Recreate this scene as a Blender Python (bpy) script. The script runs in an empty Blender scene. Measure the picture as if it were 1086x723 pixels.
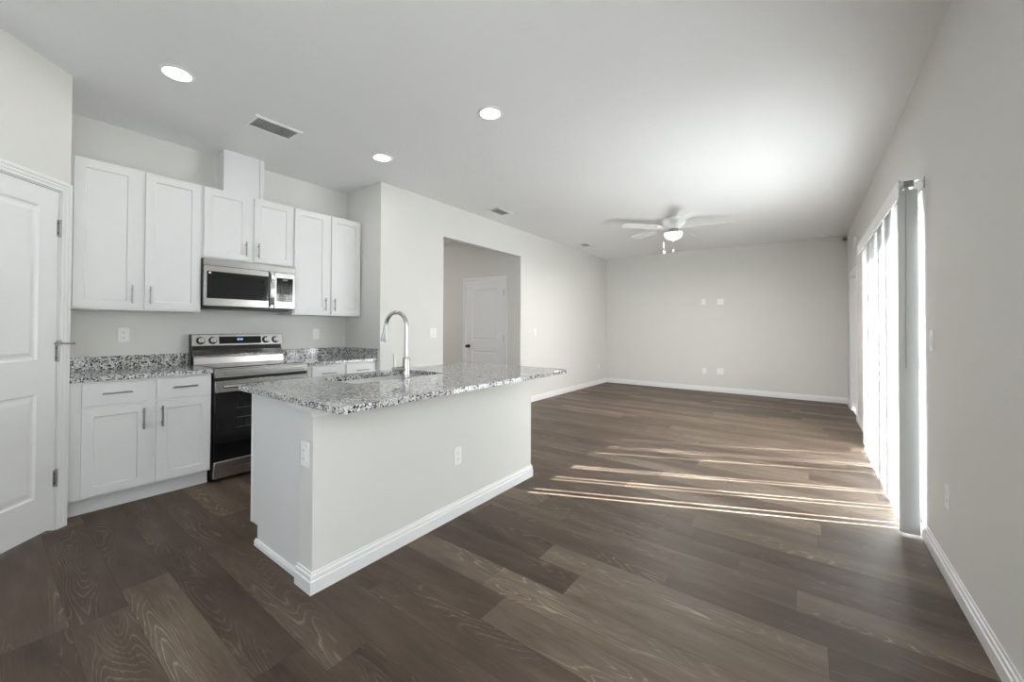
import bpy, bmesh, math, random
from mathutils import Vector, Matrix
random.seed(7)
PI = math.pi
C = bpy.context.scene.collection
SC = bpy.context.scene

# ------------------------------------------------------------------ camera
FPX, CX, CY, CAMH = 424.489, 527.16, 342.524, 1.25385
cam_d = bpy.data.cameras.new('camera')
cam = bpy.data.objects.new('camera', cam_d); C.objects.link(cam)
rt = Vector((0.79220614, 0.61023675, 0.00453156))
up = Vector((0.00321265, -0.01159601, 0.9999276))
fw = Vector((-0.61024512, 0.79213423, 0.01114691))
cam.matrix_world = Matrix(((rt.x, up.x, -fw.x, 0), (rt.y, up.y, -fw.y, 0), (rt.z, up.z, -fw.z, CAMH), (0, 0, 0, 1)))
cam_d.sensor_fit = 'HORIZONTAL'; cam_d.sensor_width = 36
cam_d.lens = FPX / 1086 * 36
cam_d.shift_x = (543 - CX) / 1086
cam_d.shift_y = (CY - 361.5) / 1086
cam_d.clip_start = 0.02; cam_d.clip_end = 200
SC.camera = cam

# ------------------------------------------------------------------ light
world = bpy.data.worlds.new('world'); SC.world = world
world.use_nodes = True
wb = world.node_tree.nodes['Background']
wb.inputs[0].default_value = (0.86, 0.93, 1.0, 1); wb.inputs[1].default_value = 1.9

sun_d = bpy.data.lights.new('sun', 'SUN'); sun_d.energy = 108; sun_d.angle = math.radians(0.5)
sun_d.color = (0.965, 0.975, 1.0)
sun = bpy.data.objects.new('sun', sun_d); C.objects.link(sun)
ELEV = math.radians(38.6)
sd = Vector((-2.116, -0.97, 0)).normalized() * math.cos(ELEV) + Vector((0, 0, -math.sin(ELEV)))
sun.rotation_euler = sd.to_track_quat('-Z', 'Y').to_euler()

SC.view_settings.view_transform = 'Standard'
SC.view_settings.look = 'None'
SC.view_settings.gamma = 1.0
SC.view_settings.use_curve_mapping = False
SC.view_settings.exposure = 0.40
SC.cycles.max_bounces = 10; SC.cycles.diffuse_bounces = 6; SC.cycles.glossy_bounces = 4
SC.cycles.transmission_bounces = 6; SC.cycles.sample_clamp_indirect = 6.0
SC.cycles.caustics_reflective = False; SC.cycles.caustics_refractive = False

# ------------------------------------------------------------------ materials
def new_mat(name):
    m = bpy.data.materials.new(name); m.use_nodes = True
    nt = m.node_tree
    return m, nt, nt.nodes['Principled BSDF']
def N(nt, t, **kw):
    n = nt.nodes.new(t)
    for k, v in kw.items(): setattr(n, k, v)
    return n
def math_n(nt, op, a, b=None, clamp=False):
    n = N(nt, 'ShaderNodeMath', operation=op); n.use_clamp = clamp
    for i, x in enumerate((a, b)):
        if x is None: continue
        if isinstance(x, (int, float)): n.inputs[i].default_value = x
        else: nt.links.new(x, n.inputs[i])
    return n.outputs[0]
def simple(name, col, rough=0.5, metal=0.0, noise=0.0, nscale=30, bump=0.0, bscale=200, spec=0.5, coat=0.0):
    m, nt, b = new_mat(name)
    b.inputs['Base Color'].default_value = (*col, 1); b.inputs['Roughness'].default_value = rough
    b.inputs['Metallic'].default_value = metal; b.inputs['Specular IOR Level'].default_value = spec
    b.inputs['Coat Weight'].default_value = coat
    tc = N(nt, 'ShaderNodeTexCoord')
    if noise:
        n = N(nt, 'ShaderNodeTexNoise'); n.inputs['Scale'].default_value = nscale
        nt.links.new(tc.outputs['Object'], n.inputs['Vector'])
        r = N(nt, 'ShaderNodeMapRange')
        r.inputs['To Min'].default_value = 1 - noise; r.inputs['To Max'].default_value = 1 + noise
        nt.links.new(n.outputs['Fac'], r.inputs['Value'])
        v = N(nt, 'ShaderNodeVectorMath', operation='SCALE'); v.inputs[0].default_value = col
        nt.links.new(r.outputs[0], v.inputs['Scale']); nt.links.new(v.outputs[0], b.inputs['Base Color'])
    if bump:
        n = N(nt, 'ShaderNodeTexNoise'); n.inputs['Scale'].default_value = bscale; n.inputs['Detail'].default_value = 3
        nt.links.new(tc.outputs['Object'], n.inputs['Vector'])
        bp = N(nt, 'ShaderNodeBump'); bp.inputs['Strength'].default_value = bump; bp.inputs['Distance'].default_value = 0.003
        nt.links.new(n.outputs['Fac'], bp.inputs['Height']); nt.links.new(bp.outputs[0], b.inputs['Normal'])
    return m
M = {}
M['wall'] = simple('warm_grey_wall_paint', (0.72, 0.71, 0.685), 0.75, noise=0.012, nscale=3, bump=0.12, bscale=220, spec=0.25)
M['white'] = simple('white_cabinet_paint', (0.77, 0.77, 0.775), 0.38, noise=0.008, nscale=5)
M['trim'] = simple('white_trim_paint', (0.84, 0.84, 0.845), 0.35, noise=0.008, nscale=5)
M['plate'] = simple('white_plastic_plate', (0.87, 0.87, 0.86), 0.35, noise=0.005)
M['slot'] = simple('dark_slot', (0.05, 0.05, 0.05), 0.6, noise=0.02)
M['nickel'] = simple('brushed_nickel', (0.36, 0.355, 0.35), 0.30, 1.0, noise=0.03, nscale=80)
M['hinge'] = simple('satin_nickel_hinge', (0.42, 0.42, 0.42), 0.38, 1.0, noise=0.03, nscale=80)
M['chrome'] = simple('faucet_stainless', (0.50, 0.49, 0.475), 0.15, 1.0, noise=0.02, nscale=60)
M['black'] = simple('black_enamel', (0.012, 0.012, 0.013), 0.3, noise=0.05)
M['glass_black'] = simple('black_glass', (0.006, 0.006, 0.007), 0.04, noise=0.05, coat=0.3)
M['glass_window'] = simple('oven_window_glass', (0.012, 0.013, 0.014), 0.03, noise=0.05, coat=0.0)
M['vent_dark'] = simple('vent_shadow_metal', (0.22, 0.22, 0.22), 0.7, noise=0.03)
M['key'] = simple('keypad_print', (0.35, 0.35, 0.36), 0.5, noise=0.02)
M['sticker'] = simple('white_sticker', (0.8, 0.8, 0.8), 0.5, noise=0.01)
M['concrete'] = simple('patio_concrete', (0.30, 0.30, 0.29), 0.9, noise=0.08, nscale=4)
M['alu'] = simple('white_door_frame', (0.78, 0.78, 0.78), 0.4, noise=0.01)
M['rubber'] = simple('pale_rubber', (0.7, 0.7, 0.68), 0.7, noise=0.01)
M['knob_dark'] = simple('dark_door_knob', (0.05, 0.05, 0.05), 0.25, 0.8, noise=0.05)
M['wand'] = simple('grey_plastic_wand', (0.5, 0.5, 0.5), 0.5, noise=0.02)
M['sensor'] = simple('grey_sensor_plastic', (0.35, 0.35, 0.35), 0.5, noise=0.02)

def emit(name, col, s):
    m, nt, b = new_mat(name)
    b.inputs['Base Color'].default_value = (*col, 1)
    b.inputs['Emission Color'].default_value = (*col, 1); b.inputs['Emission Strength'].default_value = s
    return m
M['lamp'] = emit('lamp_diffuser', (1.0, 0.985, 0.95), 9.0)
M['bowl'] = emit('fan_light_bowl', (1.0, 0.97, 0.90), 1.0)
M['clock'] = emit('blue_clock_light', (0.35, 0.6, 1.0), 1.6)

# ceiling: white paint with a light knock-down texture
def ceiling_mat():
    m, nt, b = new_mat('white_textured_ceiling')
    b.inputs['Base Color'].default_value = (0.87, 0.87, 0.875, 1); b.inputs['Roughness'].default_value = 0.85
    b.inputs['Specular IOR Level'].default_value = 0.2
    tc = N(nt, 'ShaderNodeTexCoord')
    n = N(nt, 'ShaderNodeTexNoise'); n.inputs['Scale'].default_value = 38; n.inputs['Detail'].default_value = 4
    nt.links.new(tc.outputs['Object'], n.inputs['Vector'])
    r = N(nt, 'ShaderNodeValToRGB'); r.color_ramp.elements[0].position = 0.46; r.color_ramp.elements[1].position = 0.58
    nt.links.new(n.outputs['Fac'], r.inputs[0])
    bp = N(nt, 'ShaderNodeBump'); bp.inputs['Strength'].default_value = 0.26; bp.inputs['Distance'].default_value = 0.003
    nt.links.new(r.outputs[0], bp.inputs['Height']); nt.links.new(bp.outputs[0], b.inputs['Normal'])
    return m
M['ceiling'] = ceiling_mat()

# vinyl oak planks running along x
def floor_mat():
    m, nt, b = new_mat('grey_brown_oak_planks'); L = nt.links.new
    tc = N(nt, 'ShaderNodeTexCoord'); sep = N(nt, 'ShaderNodeSeparateXYZ'); L(tc.outputs['Object'], sep.inputs[0])
    W, LEN = 0.181, 1.22
    yr = math_n(nt, 'DIVIDE', math_n(nt, 'ADD', sep.outputs['Y'], 50.07), W)
    row = math_n(nt, 'FLOOR', yr); fy = math_n(nt, 'FRACT', yr)
    wn = N(nt, 'ShaderNodeTexWhiteNoise', noise_dimensions='1D'); L(row, wn.inputs['W'])
    xr = math_n(nt, 'ADD', math_n(nt, 'DIVIDE', math_n(nt, 'ADD', sep.outputs['X'], 50.0), LEN), wn.outputs['Value'])
    col = math_n(nt, 'FLOOR', xr); fx = math_n(nt, 'FRACT', xr)
    idv = N(nt, 'ShaderNodeCombineXYZ'); L(row, idv.inputs[0]); L(col, idv.inputs[1])
    pid = N(nt, 'ShaderNodeTexWhiteNoise', noise_dimensions='2D'); L(idv.outputs[0], pid.inputs['Vector'])
    pid2 = N(nt, 'ShaderNodeTexWhiteNoise', noise_dimensions='3D')
    idv2 = N(nt, 'ShaderNodeCombineXYZ'); L(row, idv2.inputs[0]); L(col, idv2.inputs[1]); idv2.inputs[2].default_value = 3.3
    L(idv2.outputs[0], pid2.inputs['Vector'])
    # grain space: stretched along x, shifted per plank
    def gvec(sx, sy):
        c = N(nt, 'ShaderNodeCombineXYZ')
        L(math_n(nt, 'ADD', math_n(nt, 'MULTIPLY', sep.outputs['X'], sx), math_n(nt, 'MULTIPLY', pid.outputs['Value'], 37.0)), c.inputs[0])
        L(math_n(nt, 'ADD', math_n(nt, 'MULTIPLY', sep.outputs['Y'], sy), math_n(nt, 'MULTIPLY', pid2.outputs['Value'], 53.0)), c.inputs[1])
        return c.outputs[0]
    broad = N(nt, 'ShaderNodeTexNoise'); broad.inputs['Scale'].default_value = 1.0; broad.inputs['Detail'].default_value = 1.5
    broad.inputs['Distortion'].default_value = 0.15
    L(gvec(0.9, 6.5), broad.inputs['Vector'])
    fine = N(nt, 'ShaderNodeTexNoise'); fine.inputs['Scale'].default_value = 1.0; fine.inputs['Detail'].default_value = 6; fine.inputs['Roughness'].default_value = 0.65
    L(gvec(7.0, 130.0), fine.inputs['Vector'])
    cloud = N(nt, 'ShaderNodeTexNoise'); cloud.inputs['Scale'].default_value = 1.0; cloud.inputs['Detail'].default_value = 3
    L(gvec(2.2, 9.0), cloud.inputs['Vector'])
    # cathedral lines: contour bands of the broad noise
    rings = math_n(nt, 'FRACT', math_n(nt, 'MULTIPLY', math_n(nt, 'ADD', broad.outputs['Fac'], math_n(nt, 'MULTIPLY', fine.outputs['Fac'], 0.022)), 30.0))
    line = N(nt, 'ShaderNodeValToRGB')
    e = line.color_ramp.elements; e[0].position = 0.0; e[0].color = (0, 0, 0, 1); e[1].position = 1.0; e[1].color = (0, 0, 0, 1)
    x = e.new(0.62); x.color = (0.10, 0.10, 0.10, 1); x = e.new(0.82); x.color = (1, 1, 1, 1); x = e.new(0.90); x.color = (0.2, 0.2, 0.2, 1)
    L(rings, line.inputs[0])
    # lines only in part of every plank
    mask = N(nt, 'ShaderNodeTexNoise'); mask.inputs['Scale'].default_value = 1.0; mask.inputs['Detail'].default_value = 1
    L(gvec(1.0, 5.0), mask.inputs['Vector'])
    mk = N(nt, 'ShaderNodeMapRange'); mk.inputs['From Min'].default_value = 0.44; mk.inputs['From Max'].default_value = 0.62
    L(mask.outputs['Fac'], mk.inputs['Value'])
    lines = math_n(nt, 'MULTIPLY', math_n(nt, 'MULTIPLY', line.outputs[0], mk.outputs[0]), fine.outputs['Fac'])
    tone = math_n(nt, 'ADD', math_n(nt, 'MULTIPLY', pid.outputs['Value'], 0.42),
                  math_n(nt, 'ADD', math_n(nt, 'MULTIPLY', cloud.outputs['Fac'], 0.62), math_n(nt, 'MULTIPLY', fine.outputs['Fac'], 0.46)))
    tone = math_n(nt, 'ADD', tone, -0.37)
    tone = math_n(nt, 'ADD', tone, math_n(nt, 'MULTIPLY', lines, 0.75), clamp=True)
    ramp = N(nt, 'ShaderNodeValToRGB')
    e = ramp.color_ramp.elements
    e[0].position = 0.05; e[0].color = (0.044, 0.029, 0.020, 1)
    e[1].position = 1.0; e[1].color = (0.330, 0.270, 0.210, 1)
    x = e.new(0.40); x.color = (0.100, 0.071, 0.052, 1); x = e.new(0.70); x.color = (0.180, 0.137, 0.102, 1)
    L(tone, ramp.inputs[0])
    # joints
    jy = math_n(nt, 'LESS_THAN', math_n(nt, 'MINIMUM', fy, math_n(nt, 'SUBTRACT', 1.0, fy)), 0.006)
    jx = math_n(nt, 'LESS_THAN', math_n(nt, 'MINIMUM', fx, math_n(nt, 'SUBTRACT', 1.0, fx)), 0.0009)
    j = math_n(nt, 'MAXIMUM', jy, jx)
    mix = N(nt, 'ShaderNodeMix', data_type='RGBA'); L(math_n(nt, 'MULTIPLY', j, 0.6), mix.inputs[0])
    L(ramp.outputs[0], mix.inputs[6]); mix.inputs[7].default_value = (0.03, 0.022, 0.017, 1)
    L(mix.outputs[2], b.inputs['Base Color'])
    ro = N(nt, 'ShaderNodeMapRange'); ro.inputs['To Min'].default_value = 0.40; ro.inputs['To Max'].default_value = 0.55
    L(fine.outputs['Fac'], ro.inputs['Value']); L(ro.outputs[0], b.inputs['Roughness'])
    b.inputs['Specular IOR Level'].default_value = 0.25
    bp = N(nt, 'ShaderNodeBump'); bp.inputs['Strength'].default_value = 0.12; bp.inputs['Distance'].default_value = 0.002
    L(fine.outputs['Fac'], bp.inputs['Height']); L(bp.outputs[0], b.inputs['Normal'])
    return m
M['floor'] = floor_mat()

def granite_mat():
    m, nt, b = new_mat('speckled_grey_granite'); L = nt.links.new
    tc = N(nt, 'ShaderNodeTexCoord')
    nz = N(nt, 'ShaderNodeTexNoise'); nz.inputs['Scale'].default_value = 90; nz.inputs['Detail'].default_value = 2
    L(tc.outputs['Object'], nz.inputs['Vector'])
    dv = N(nt, 'ShaderNodeVectorMath', operation='MULTIPLY_ADD'); dv.inputs[1].default_value = (0.010,) * 3
    L(nz.outputs['Color'], dv.inputs[0]); L(tc.outputs['Object'], dv.inputs[2])
    v = N(nt, 'ShaderNodeTexVoronoi'); v.inputs['Scale'].default_value = 120; L(dv.outputs[0], v.inputs['Vector'])
    s = N(nt, 'ShaderNodeSeparateColor'); L(v.outputs['Color'], s.inputs[0])
    r = N(nt, 'ShaderNodeValToRGB'); r.color_ramp.interpolation = 'CONSTANT'
    e = r.color_ramp.elements
    e[0].position = 0; e[0].color = (0.012, 0.013, 0.016, 1); e[1].position = 0.11; e[1].color = (0.075, 0.085, 0.10, 1)
    for ps, c in ((0.22, (0.26, 0.235, 0.255, 1)), (0.36, (0.46, 0.47, 0.475, 1)), (0.54, (0.72, 0.72, 0.715, 1)), (0.90, (0.60, 0.58, 0.56, 1))):
        x = e.new(ps); x.color = c
    L(s.outputs[0], r.inputs[0])
    v2 = N(nt, 'ShaderNodeTexVoronoi'); v2.inputs['Scale'].default_value = 270; L(dv.outputs[0], v2.inputs['Vector'])
    s2 = N(nt, 'ShaderNodeSeparateColor'); L(v2.outputs['Color'], s2.inputs[0])
    k = math_n(nt, 'GREATER_THAN', s2.outputs[0], 0.87)
    mix = N(nt, 'ShaderNodeMix', data_type='RGBA'); L(math_n(nt, 'MULTIPLY', k, 0.75), mix.inputs[0])
    L(r.outputs[0], mix.inputs[6]); mix.inputs[7].default_value = (0.03, 0.033, 0.04, 1)
    L(mix.outputs[2], b.inputs['Base Color'])
    b.inputs['Roughness'].default_value = 0.05; b.inputs['Specular IOR Level'].default_value = 0.5
    return m
M['granite'] = granite_mat()

def steel_mat(name, col, rough, stretch):
    m, nt, b = new_mat(name); L = nt.links.new
    tc = N(nt, 'ShaderNodeTexCoord'); mp = N(nt, 'ShaderNodeMapping'); mp.inputs['Scale'].default_value = stretch
    L(tc.outputs['Object'], mp.inputs[0])
    n = N(nt, 'ShaderNodeTexNoise'); n.inputs['Scale'].default_value = 1; n.inputs['Detail'].default_value = 3
    L(mp.outputs[0], n.inputs['Vector'])
    r = N(nt, 'ShaderNodeMapRange'); r.inputs['To Min'].default_value = rough - 0.06; r.inputs['To Max'].default_value = rough + 0.08
    L(n.outputs['Fac'], r.inputs['Value']); L(r.outputs[0], b.inputs['Roughness'])
    b.inputs['Metallic'].default_value = 1; b.inputs['Base Color'].default_value = (*col, 1)
    return m
M['steel'] = steel_mat('brushed_stainless_steel', (0.60, 0.59, 0.58), 0.24, (300, 3, 300))
M['sink'] = steel_mat('satin_sink_steel', (0.72, 0.71, 0.68), 0.34, (120, 120, 6))

def vane_mat(name='white_translucent_vane', t0=0.33, t1=0.43):
    m, nt, b = new_mat(name); L = nt.links.new
    out = nt.nodes['Material Output']
    d = N(nt, 'ShaderNodeBsdfDiffuse'); d.inputs[0].default_value = (0.80, 0.80, 0.80, 1)
    t = N(nt, 'ShaderNodeBsdfTranslucent'); t.inputs[0].default_value = (0.80, 0.80, 0.80, 1)
    n = N(nt, 'ShaderNodeTexNoise'); n.inputs['Scale'].default_value = 120
    tc = N(nt, 'ShaderNodeTexCoord'); mp = N(nt, 'ShaderNodeMapping'); mp.inputs['Scale'].default_value = (1, 1, 0.02)
    L(tc.outputs['Object'], mp.inputs[0]); L(mp.outputs[0], n.inputs['Vector'])
    r = N(nt, 'ShaderNodeMapRange'); r.inputs['To Min'].default_value = t0; r.inputs['To Max'].default_value = t1
    L(n.outputs['Fac'], r.inputs['Value'])
    mx = N(nt, 'ShaderNodeMixShader'); L(r.outputs[0], mx.inputs[0]); L(d.outputs[0], mx.inputs[1]); L(t.outputs[0], mx.inputs[2])
    L(mx.outputs[0], out.inputs[0]); nt.nodes.remove(b)
    return m
M['vane'] = vane_mat()
def pane_mat():
    m, nt, b = new_mat('clear_window_glass'); L = nt.links.new
    out = nt.nodes['Material Output']
    t = N(nt, 'ShaderNodeBsdfTransparent'); t.inputs[0].default_value = (0.95, 0.97, 0.96, 1)
    g = N(nt, 'ShaderNodeBsdfGlossy'); g.inputs['Roughness'].default_value = 0.02
    lw = N(nt, 'ShaderNodeLayerWeight'); lw.inputs[0].default_value = 0.5; f = math_n(nt, 'MULTIPLY', math_n(nt, 'POWER', lw.outputs['Facing'], 5.0), 0.35)
    mx = N(nt, 'ShaderNodeMixShader'); L(f, mx.inputs[0]); L(t.outputs[0], mx.inputs[1]); L(g.outputs[0], mx.inputs[2])
    L(mx.outputs[0], out.inputs[0]); nt.nodes.remove(b)
    return m
M['pane'] = pane_mat()
M['shade'] = vane_mat('fill_shade_cloth', 0.115, 0.165)  # cloth on the added side window, glows in the sun as fill

# ------------------------------------------------------------------ mesh helpers
class MB:
    def __init__(s): s.bm = bmesh.new()
    def face(s, pts):
        vs = [s.bm.verts.new(p) for p in pts]
        return s.bm.faces.new(vs)
    def hexa(s, p):      # 8 points: bottom ring 0-3, top ring 4-7
        v = [s.bm.verts.new(q) for q in p]
        for f in ((3, 2, 1, 0), (4, 5, 6, 7), (0, 1, 5, 4), (1, 2, 6, 5), (2, 3, 7, 6), (3, 0, 4, 7)):
            s.bm.faces.new([v[i] for i in f])
    def box(s, x0, x1, y0, y1, z0, z1):
        s.hexa([(x0, y0, z0), (x1, y0, z0), (x1, y1, z0), (x0, y1, z0), (x0, y0, z1), (x1, y0, z1), (x1, y1, z1), (x0, y1, z1)])
        return s
    def mbox(s, f, u0, u1, v0, v1, w0, w1):   # box in a mapped frame
        s.hexa([f(u0, v0, w0), f(u1, v0, w0), f(u1, v1, w0), f(u0, v1, w0), f(u0, v0, w1), f(u1, v0, w1), f(u1, v1, w1), f(u0, v1, w1)])
        return s
    def prism(s, poly, z0, z1):
        n = len(poly)
        a = [s.bm.verts.new((x, y, z0)) for x, y in poly]; b = [s.bm.verts.new((x, y, z1)) for x, y in poly]
        s.bm.faces.new(a[::-1]); s.bm.faces.new(b)
        for i in range(n): s.bm.faces.new([a[i], a[(i + 1) % n], b[(i + 1) % n], b[i]])
        return s
    def mprism(s, f, poly, w0, w1):
        n = len(poly)
        a = [s.bm.verts.new(f(u, v, w0)) for u, v in poly]; b = [s.bm.verts.new(f(u, v, w1)) for u, v in poly]
        s.bm.faces.new(a[::-1]); s.bm.faces.new(b)
        for i in range(n): s.bm.faces.new([a[i], a[(i + 1) % n], b[(i + 1) % n], b[i]])
        return s
    def cyl(s, p0, p1, r0, r1=None, n=20):
        r1 = r0 if r1 is None else r1
        return s.tube([p0, p1], [r0, r1], n)
    def tube(s, path, r, n=14, cap=True):
        path = [Vector(q) for q in path]
        if not isinstance(r, (list, tuple)): r = [r] * len(path)
        rings = []; prev = None
        for i, q in enumerate(path):
            t = (path[min(i + 1, len(path) - 1)] - path[max(i - 1, 0)]).normalized()
            if prev is None:
                ref = Vector((0, 0, 1)) if abs(t.z) < 0.9 else Vector((1, 0, 0))
                a = t.cross(ref).normalized()
            else:
                a = (prev - t * prev.dot(t)).normalized()
            prev = a; b = t.cross(a)
            rings.append([s.bm.verts.new(q + (a * math.cos(k * 2 * PI / n) + b * math.sin(k * 2 * PI / n)) * r[i]) for k in range(n)])
        for i in range(len(rings) - 1):
            for k in range(n):
                s.bm.faces.new([rings[i][k], rings[i][(k + 1) % n], rings[i + 1][(k + 1) % n], rings[i + 1][k]])
        if cap: s.bm.faces.new(rings[0][::-1]); s.bm.faces.new(rings[-1])
        return s
    def lathe(s, prof, c=(0, 0, 0), n=32):   # prof: list of (r, z), closed at the ends if r = 0
        rings = []
        for r, z in prof:
            if r < 1e-6: rings.append([s.bm.verts.new((c[0], c[1], c[2] + z))])
            else: rings.append([s.bm.verts.new((c[0] + r * math.cos(k * 2 * PI / n), c[1] + r * math.sin(k * 2 * PI / n), c[2] + z)) for k in range(n)])
        for a, b in zip(rings, rings[1:]):
            for k in range(n):
                k2 = (k + 1) % n
                if len(a) == 1 and len(b) == 1: continue
                if len(a) == 1: s.bm.faces.new([a[0], b[k2], b[k]])
                elif len(b) == 1: s.bm.faces.new([a[k], a[k2], b[0]])
                else: s.bm.faces.new([a[k], a[k2], b[k2], b[k]])
        return s
    def sweep(s, prof, path, closed=False):   # prof (offset to the left of travel is negative, right positive ; z)
        P = [Vector((x, y)) for x, y in path]; n = len(P); rows = []
        for i in range(n):
            d0 = (P[i] - P[i - 1]).normalized() if (i > 0 or closed) else None
            d1 = (P[(i + 1) % n] - P[i]).normalized() if (i < n - 1 or closed) else None
            if d0 is None: d0 = d1
            if d1 is None: d1 = d0
            n0 = Vector((d0.y, -d0.x)); n1 = Vector((d1.y, -d1.x))
            m = (n0 + n1); m = m / (1 + n0.dot(n1))
            rows.append([s.bm.verts.new((P[i].x + m.x * o, P[i].y + m.y * o, z)) for o, z in prof])
        k = len(prof)
        rng = range(n) if closed else range(n - 1)
        for i in rng:
            a, b = rows[i], rows[(i + 1) % n]
            for j in range(k): s.bm.faces.new([a[j], b[j], b[(j + 1) % k], a[(j + 1) % k]])
        if not closed: s.bm.faces.new(rows[0][::-1]); s.bm.faces.new(rows[-1])
        return s
    def panel_slab(s, f, u0, u1, v0, v1, th, rects, rings):
        """slab in frame f(u,v,w), front at w=th; rects recessed through nested rings of (inset, depth)"""
        us = sorted({u0, u1} | {r[0] for r in rects} | {r[1] for r in rects})
        vs = sorted({v0, v1} | {r[2] for r in rects} | {r[3] for r in rects})
        for i in range(len(us) - 1):
            for j in range(len(vs) - 1):
                a, b, c, d = us[i], us[i + 1], vs[j], vs[j + 1]
                if any(r[0] <= a and b <= r[1] and r[2] <= c and d <= r[3] for r in rects): continue
                s.face([f(a, c, th), f(b, c, th), f(b, d, th), f(a, d, th)])
        for r in rects:
            prev = (r[0], r[1], r[2], r[3], th)
            for ins, dep in rings:
                cur = (r[0] + ins, r[1] - ins, r[2] + ins, r[3] - ins, th - dep)
                A = [f(prev[0], prev[2], prev[4]), f(prev[1], prev[2], prev[4]), f(prev[1], prev[3], prev[4]), f(prev[0], prev[3], prev[4])]
                B = [f(cur[0], cur[2], cur[4]), f(cur[1], cur[2], cur[4]), f(cur[1], cur[3], cur[4]), f(cur[0], cur[3], cur[4])]
                for k in range(4): s.face([A[k], A[(k + 1) % 4], B[(k + 1) % 4], B[k]])
                prev = cur
            s.face([f(prev[0], prev[2], prev[4]), f(prev[1], prev[2], prev[4]), f(prev[1], prev[3], prev[4]), f(prev[0], prev[3], prev[4])])
        s.face([f(u0, v0, 0), f(u0, v1, 0), f(u1, v1, 0), f(u1, v0, 0)])
        for (a, b), (c, d) in (((u0, v0), (u1, v0)), ((u1, v0), (u1, v1)), ((u1, v1), (u0, v1)), ((u0, v1), (u0, v0))):
            s.face([f(a, b, 0), f(c, d, 0), f(c, d, th), f(a, b, th)])
        return s
    def build(s, name, mat, parent=None, bevel=0.0, smooth=False, seg=2, local=False):
        bm = s.bm
        bmesh.ops.remove_doubles(bm, verts=bm.verts, dist=1e-6)
        bmesh.ops.recalc_face_normals(bm, faces=bm.faces)
        me = bpy.data.meshes.new(name)
        if parent is not None and not local:
            o_ = ORIG.get(parent.name, Vector((0, 0, 0)))
            bmesh.ops.translate(bm, verts=bm.verts, vec=-o_)
        bm.to_mesh(me); bm.free()
        me.materials.append(mat if not isinstance(mat, str) else M[mat])
        o = bpy.data.objects.new(name, me); C.objects.link(o)
        if parent is not None:
            o.parent = parent; ORIG[o.name] = ORIG.get(parent.name, Vector((0, 0, 0)))
        if smooth:
            me.shade_smooth() if hasattr(me, 'shade_smooth') else None
            for p in me.polygons: p.use_smooth = True
            me.set_sharp_from_angle(angle=math.radians(38))
        if bevel:
            md = o.modifiers.new('bevel', 'BEVEL'); md.width = bevel; md.segments = seg; md.limit_method = 'ANGLE'; md.angle_limit = math.radians(40)
            for p in me.polygons: p.use_smooth = True
            me.set_sharp_from_angle(angle=math.radians(38))
            md.harden_normals = False
        return o
ORIG = {}
def thing(name, label, cat, loc=(0, 0, 0), group=None, rotz=0.0):
    o = bpy.data.objects.new(name, None); C.objects.link(o); o.empty_display_size = 0.1
    o.location = loc; o.rotation_euler = (0, 0, rotz); ORIG[o.name] = Vector(loc)
    o['label'] = label; o['category'] = cat
    if group: o['group'] = group
    return o
def struct(name, mb, mat, **kw):
    o = mb.build(name, mat, **kw); o['kind'] = 'structure'
    return o
def struct_empty(name, label=None, cat=None, loc=(0, 0, 0)):
    o = bpy.data.objects.new(name, None); C.objects.link(o); o['kind'] = 'structure'; o.location = loc; ORIG[o.name] = Vector(loc)
    o.empty_display_size = 0.1
    if label: o['label'] = label; o['category'] = cat
    return o
def tag(o, label, cat, group=None):
    o['label'] = label; o['category'] = cat
    if group: o['group'] = group
    return o
def copy_tree(o, parent=None):
    c = o.copy(); C.objects.link(c); c.parent = parent
    if parent is not None: c.matrix_parent_inverse = o.matrix_parent_inverse.copy()
    for ch in list(o.children): copy_tree(ch, c)
    return c
def roundrect(x0, x1, y0, y1, r, n=6):
    pts = []
    for cx, cy, a0 in ((x1 - r, y1 - r, 0), (x0 + r, y1 - r, PI / 2), (x0 + r, y0 + r, PI), (x1 - r, y0 + r, 1.5 * PI)):
        for i in range(n + 1):
            a = a0 + i * PI / 2 / n; pts.append((cx + r * math.cos(a), cy + r * math.sin(a)))
    return pts

# ------------------------------------------------------------------ setting
H = 2.847
XR, YF, XL, XK, YP = 0.565, 8.937, -3.677, -4.351, 2.682     # right wall, far wall, living wall, kitchen wall, return
YB = -4.0
T = 0.12
PC = Vector((-3.70, 0.352)); PD = Vector((1, -1)).normalized(); PN = Vector((1, 1)).normalized()   # pantry corner, run, normal
PL = 1.05
PE = PC + PD * PL
def fP(u, v, w): return (PC.x + PD.x * u + PN.x * w, PC.y + PD.y * u + PN.y * w, v)

struct('floor', MB().box(-6.4, XR + 0.02, YB - 0.1, YF + 0.1, -0.08, 0.0), 'floor')
struct('ceiling', MB().box(-6.4, XR + 0.10, YB - 0.1, YF + 0.12, H, H + 0.08), 'ceiling')
struct('wall_far', MB().box(XL - T, XR + 0.10, YF, YF + T, 0, H), 'wall')

# right wall with the sliding door opening and a doorway further on
SY0, SY1, SZ = 3.50, 5.90, 2.10
DY0, DY1, DZ = 7.36, 8.27, 2.06
WR = 0.10
WY0, WY1 = -1.5, 1.15     # added unseen window beside the camera; its sunlit roller shade fills the room
w = MB()
w.box(XR, XR + WR, YB, WY0, 0, H); w.box(XR, XR + WR, WY0, WY1, 0, 0.60); w.box(XR, XR + WR, WY0, WY1, 2.55, H); w.box(XR, XR + WR, WY1, SY0, 0, H); w.box(XR, XR + WR, SY0, SY1, SZ, H); w.box(XR, XR + WR, SY1, DY0, 0, H)
w.box(XR, XR + WR, DY0, DY1, DZ, H); w.box(XR, XR + WR, DY1, YF, 0, H)
struct('wall_right', w, 'wall')

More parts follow.
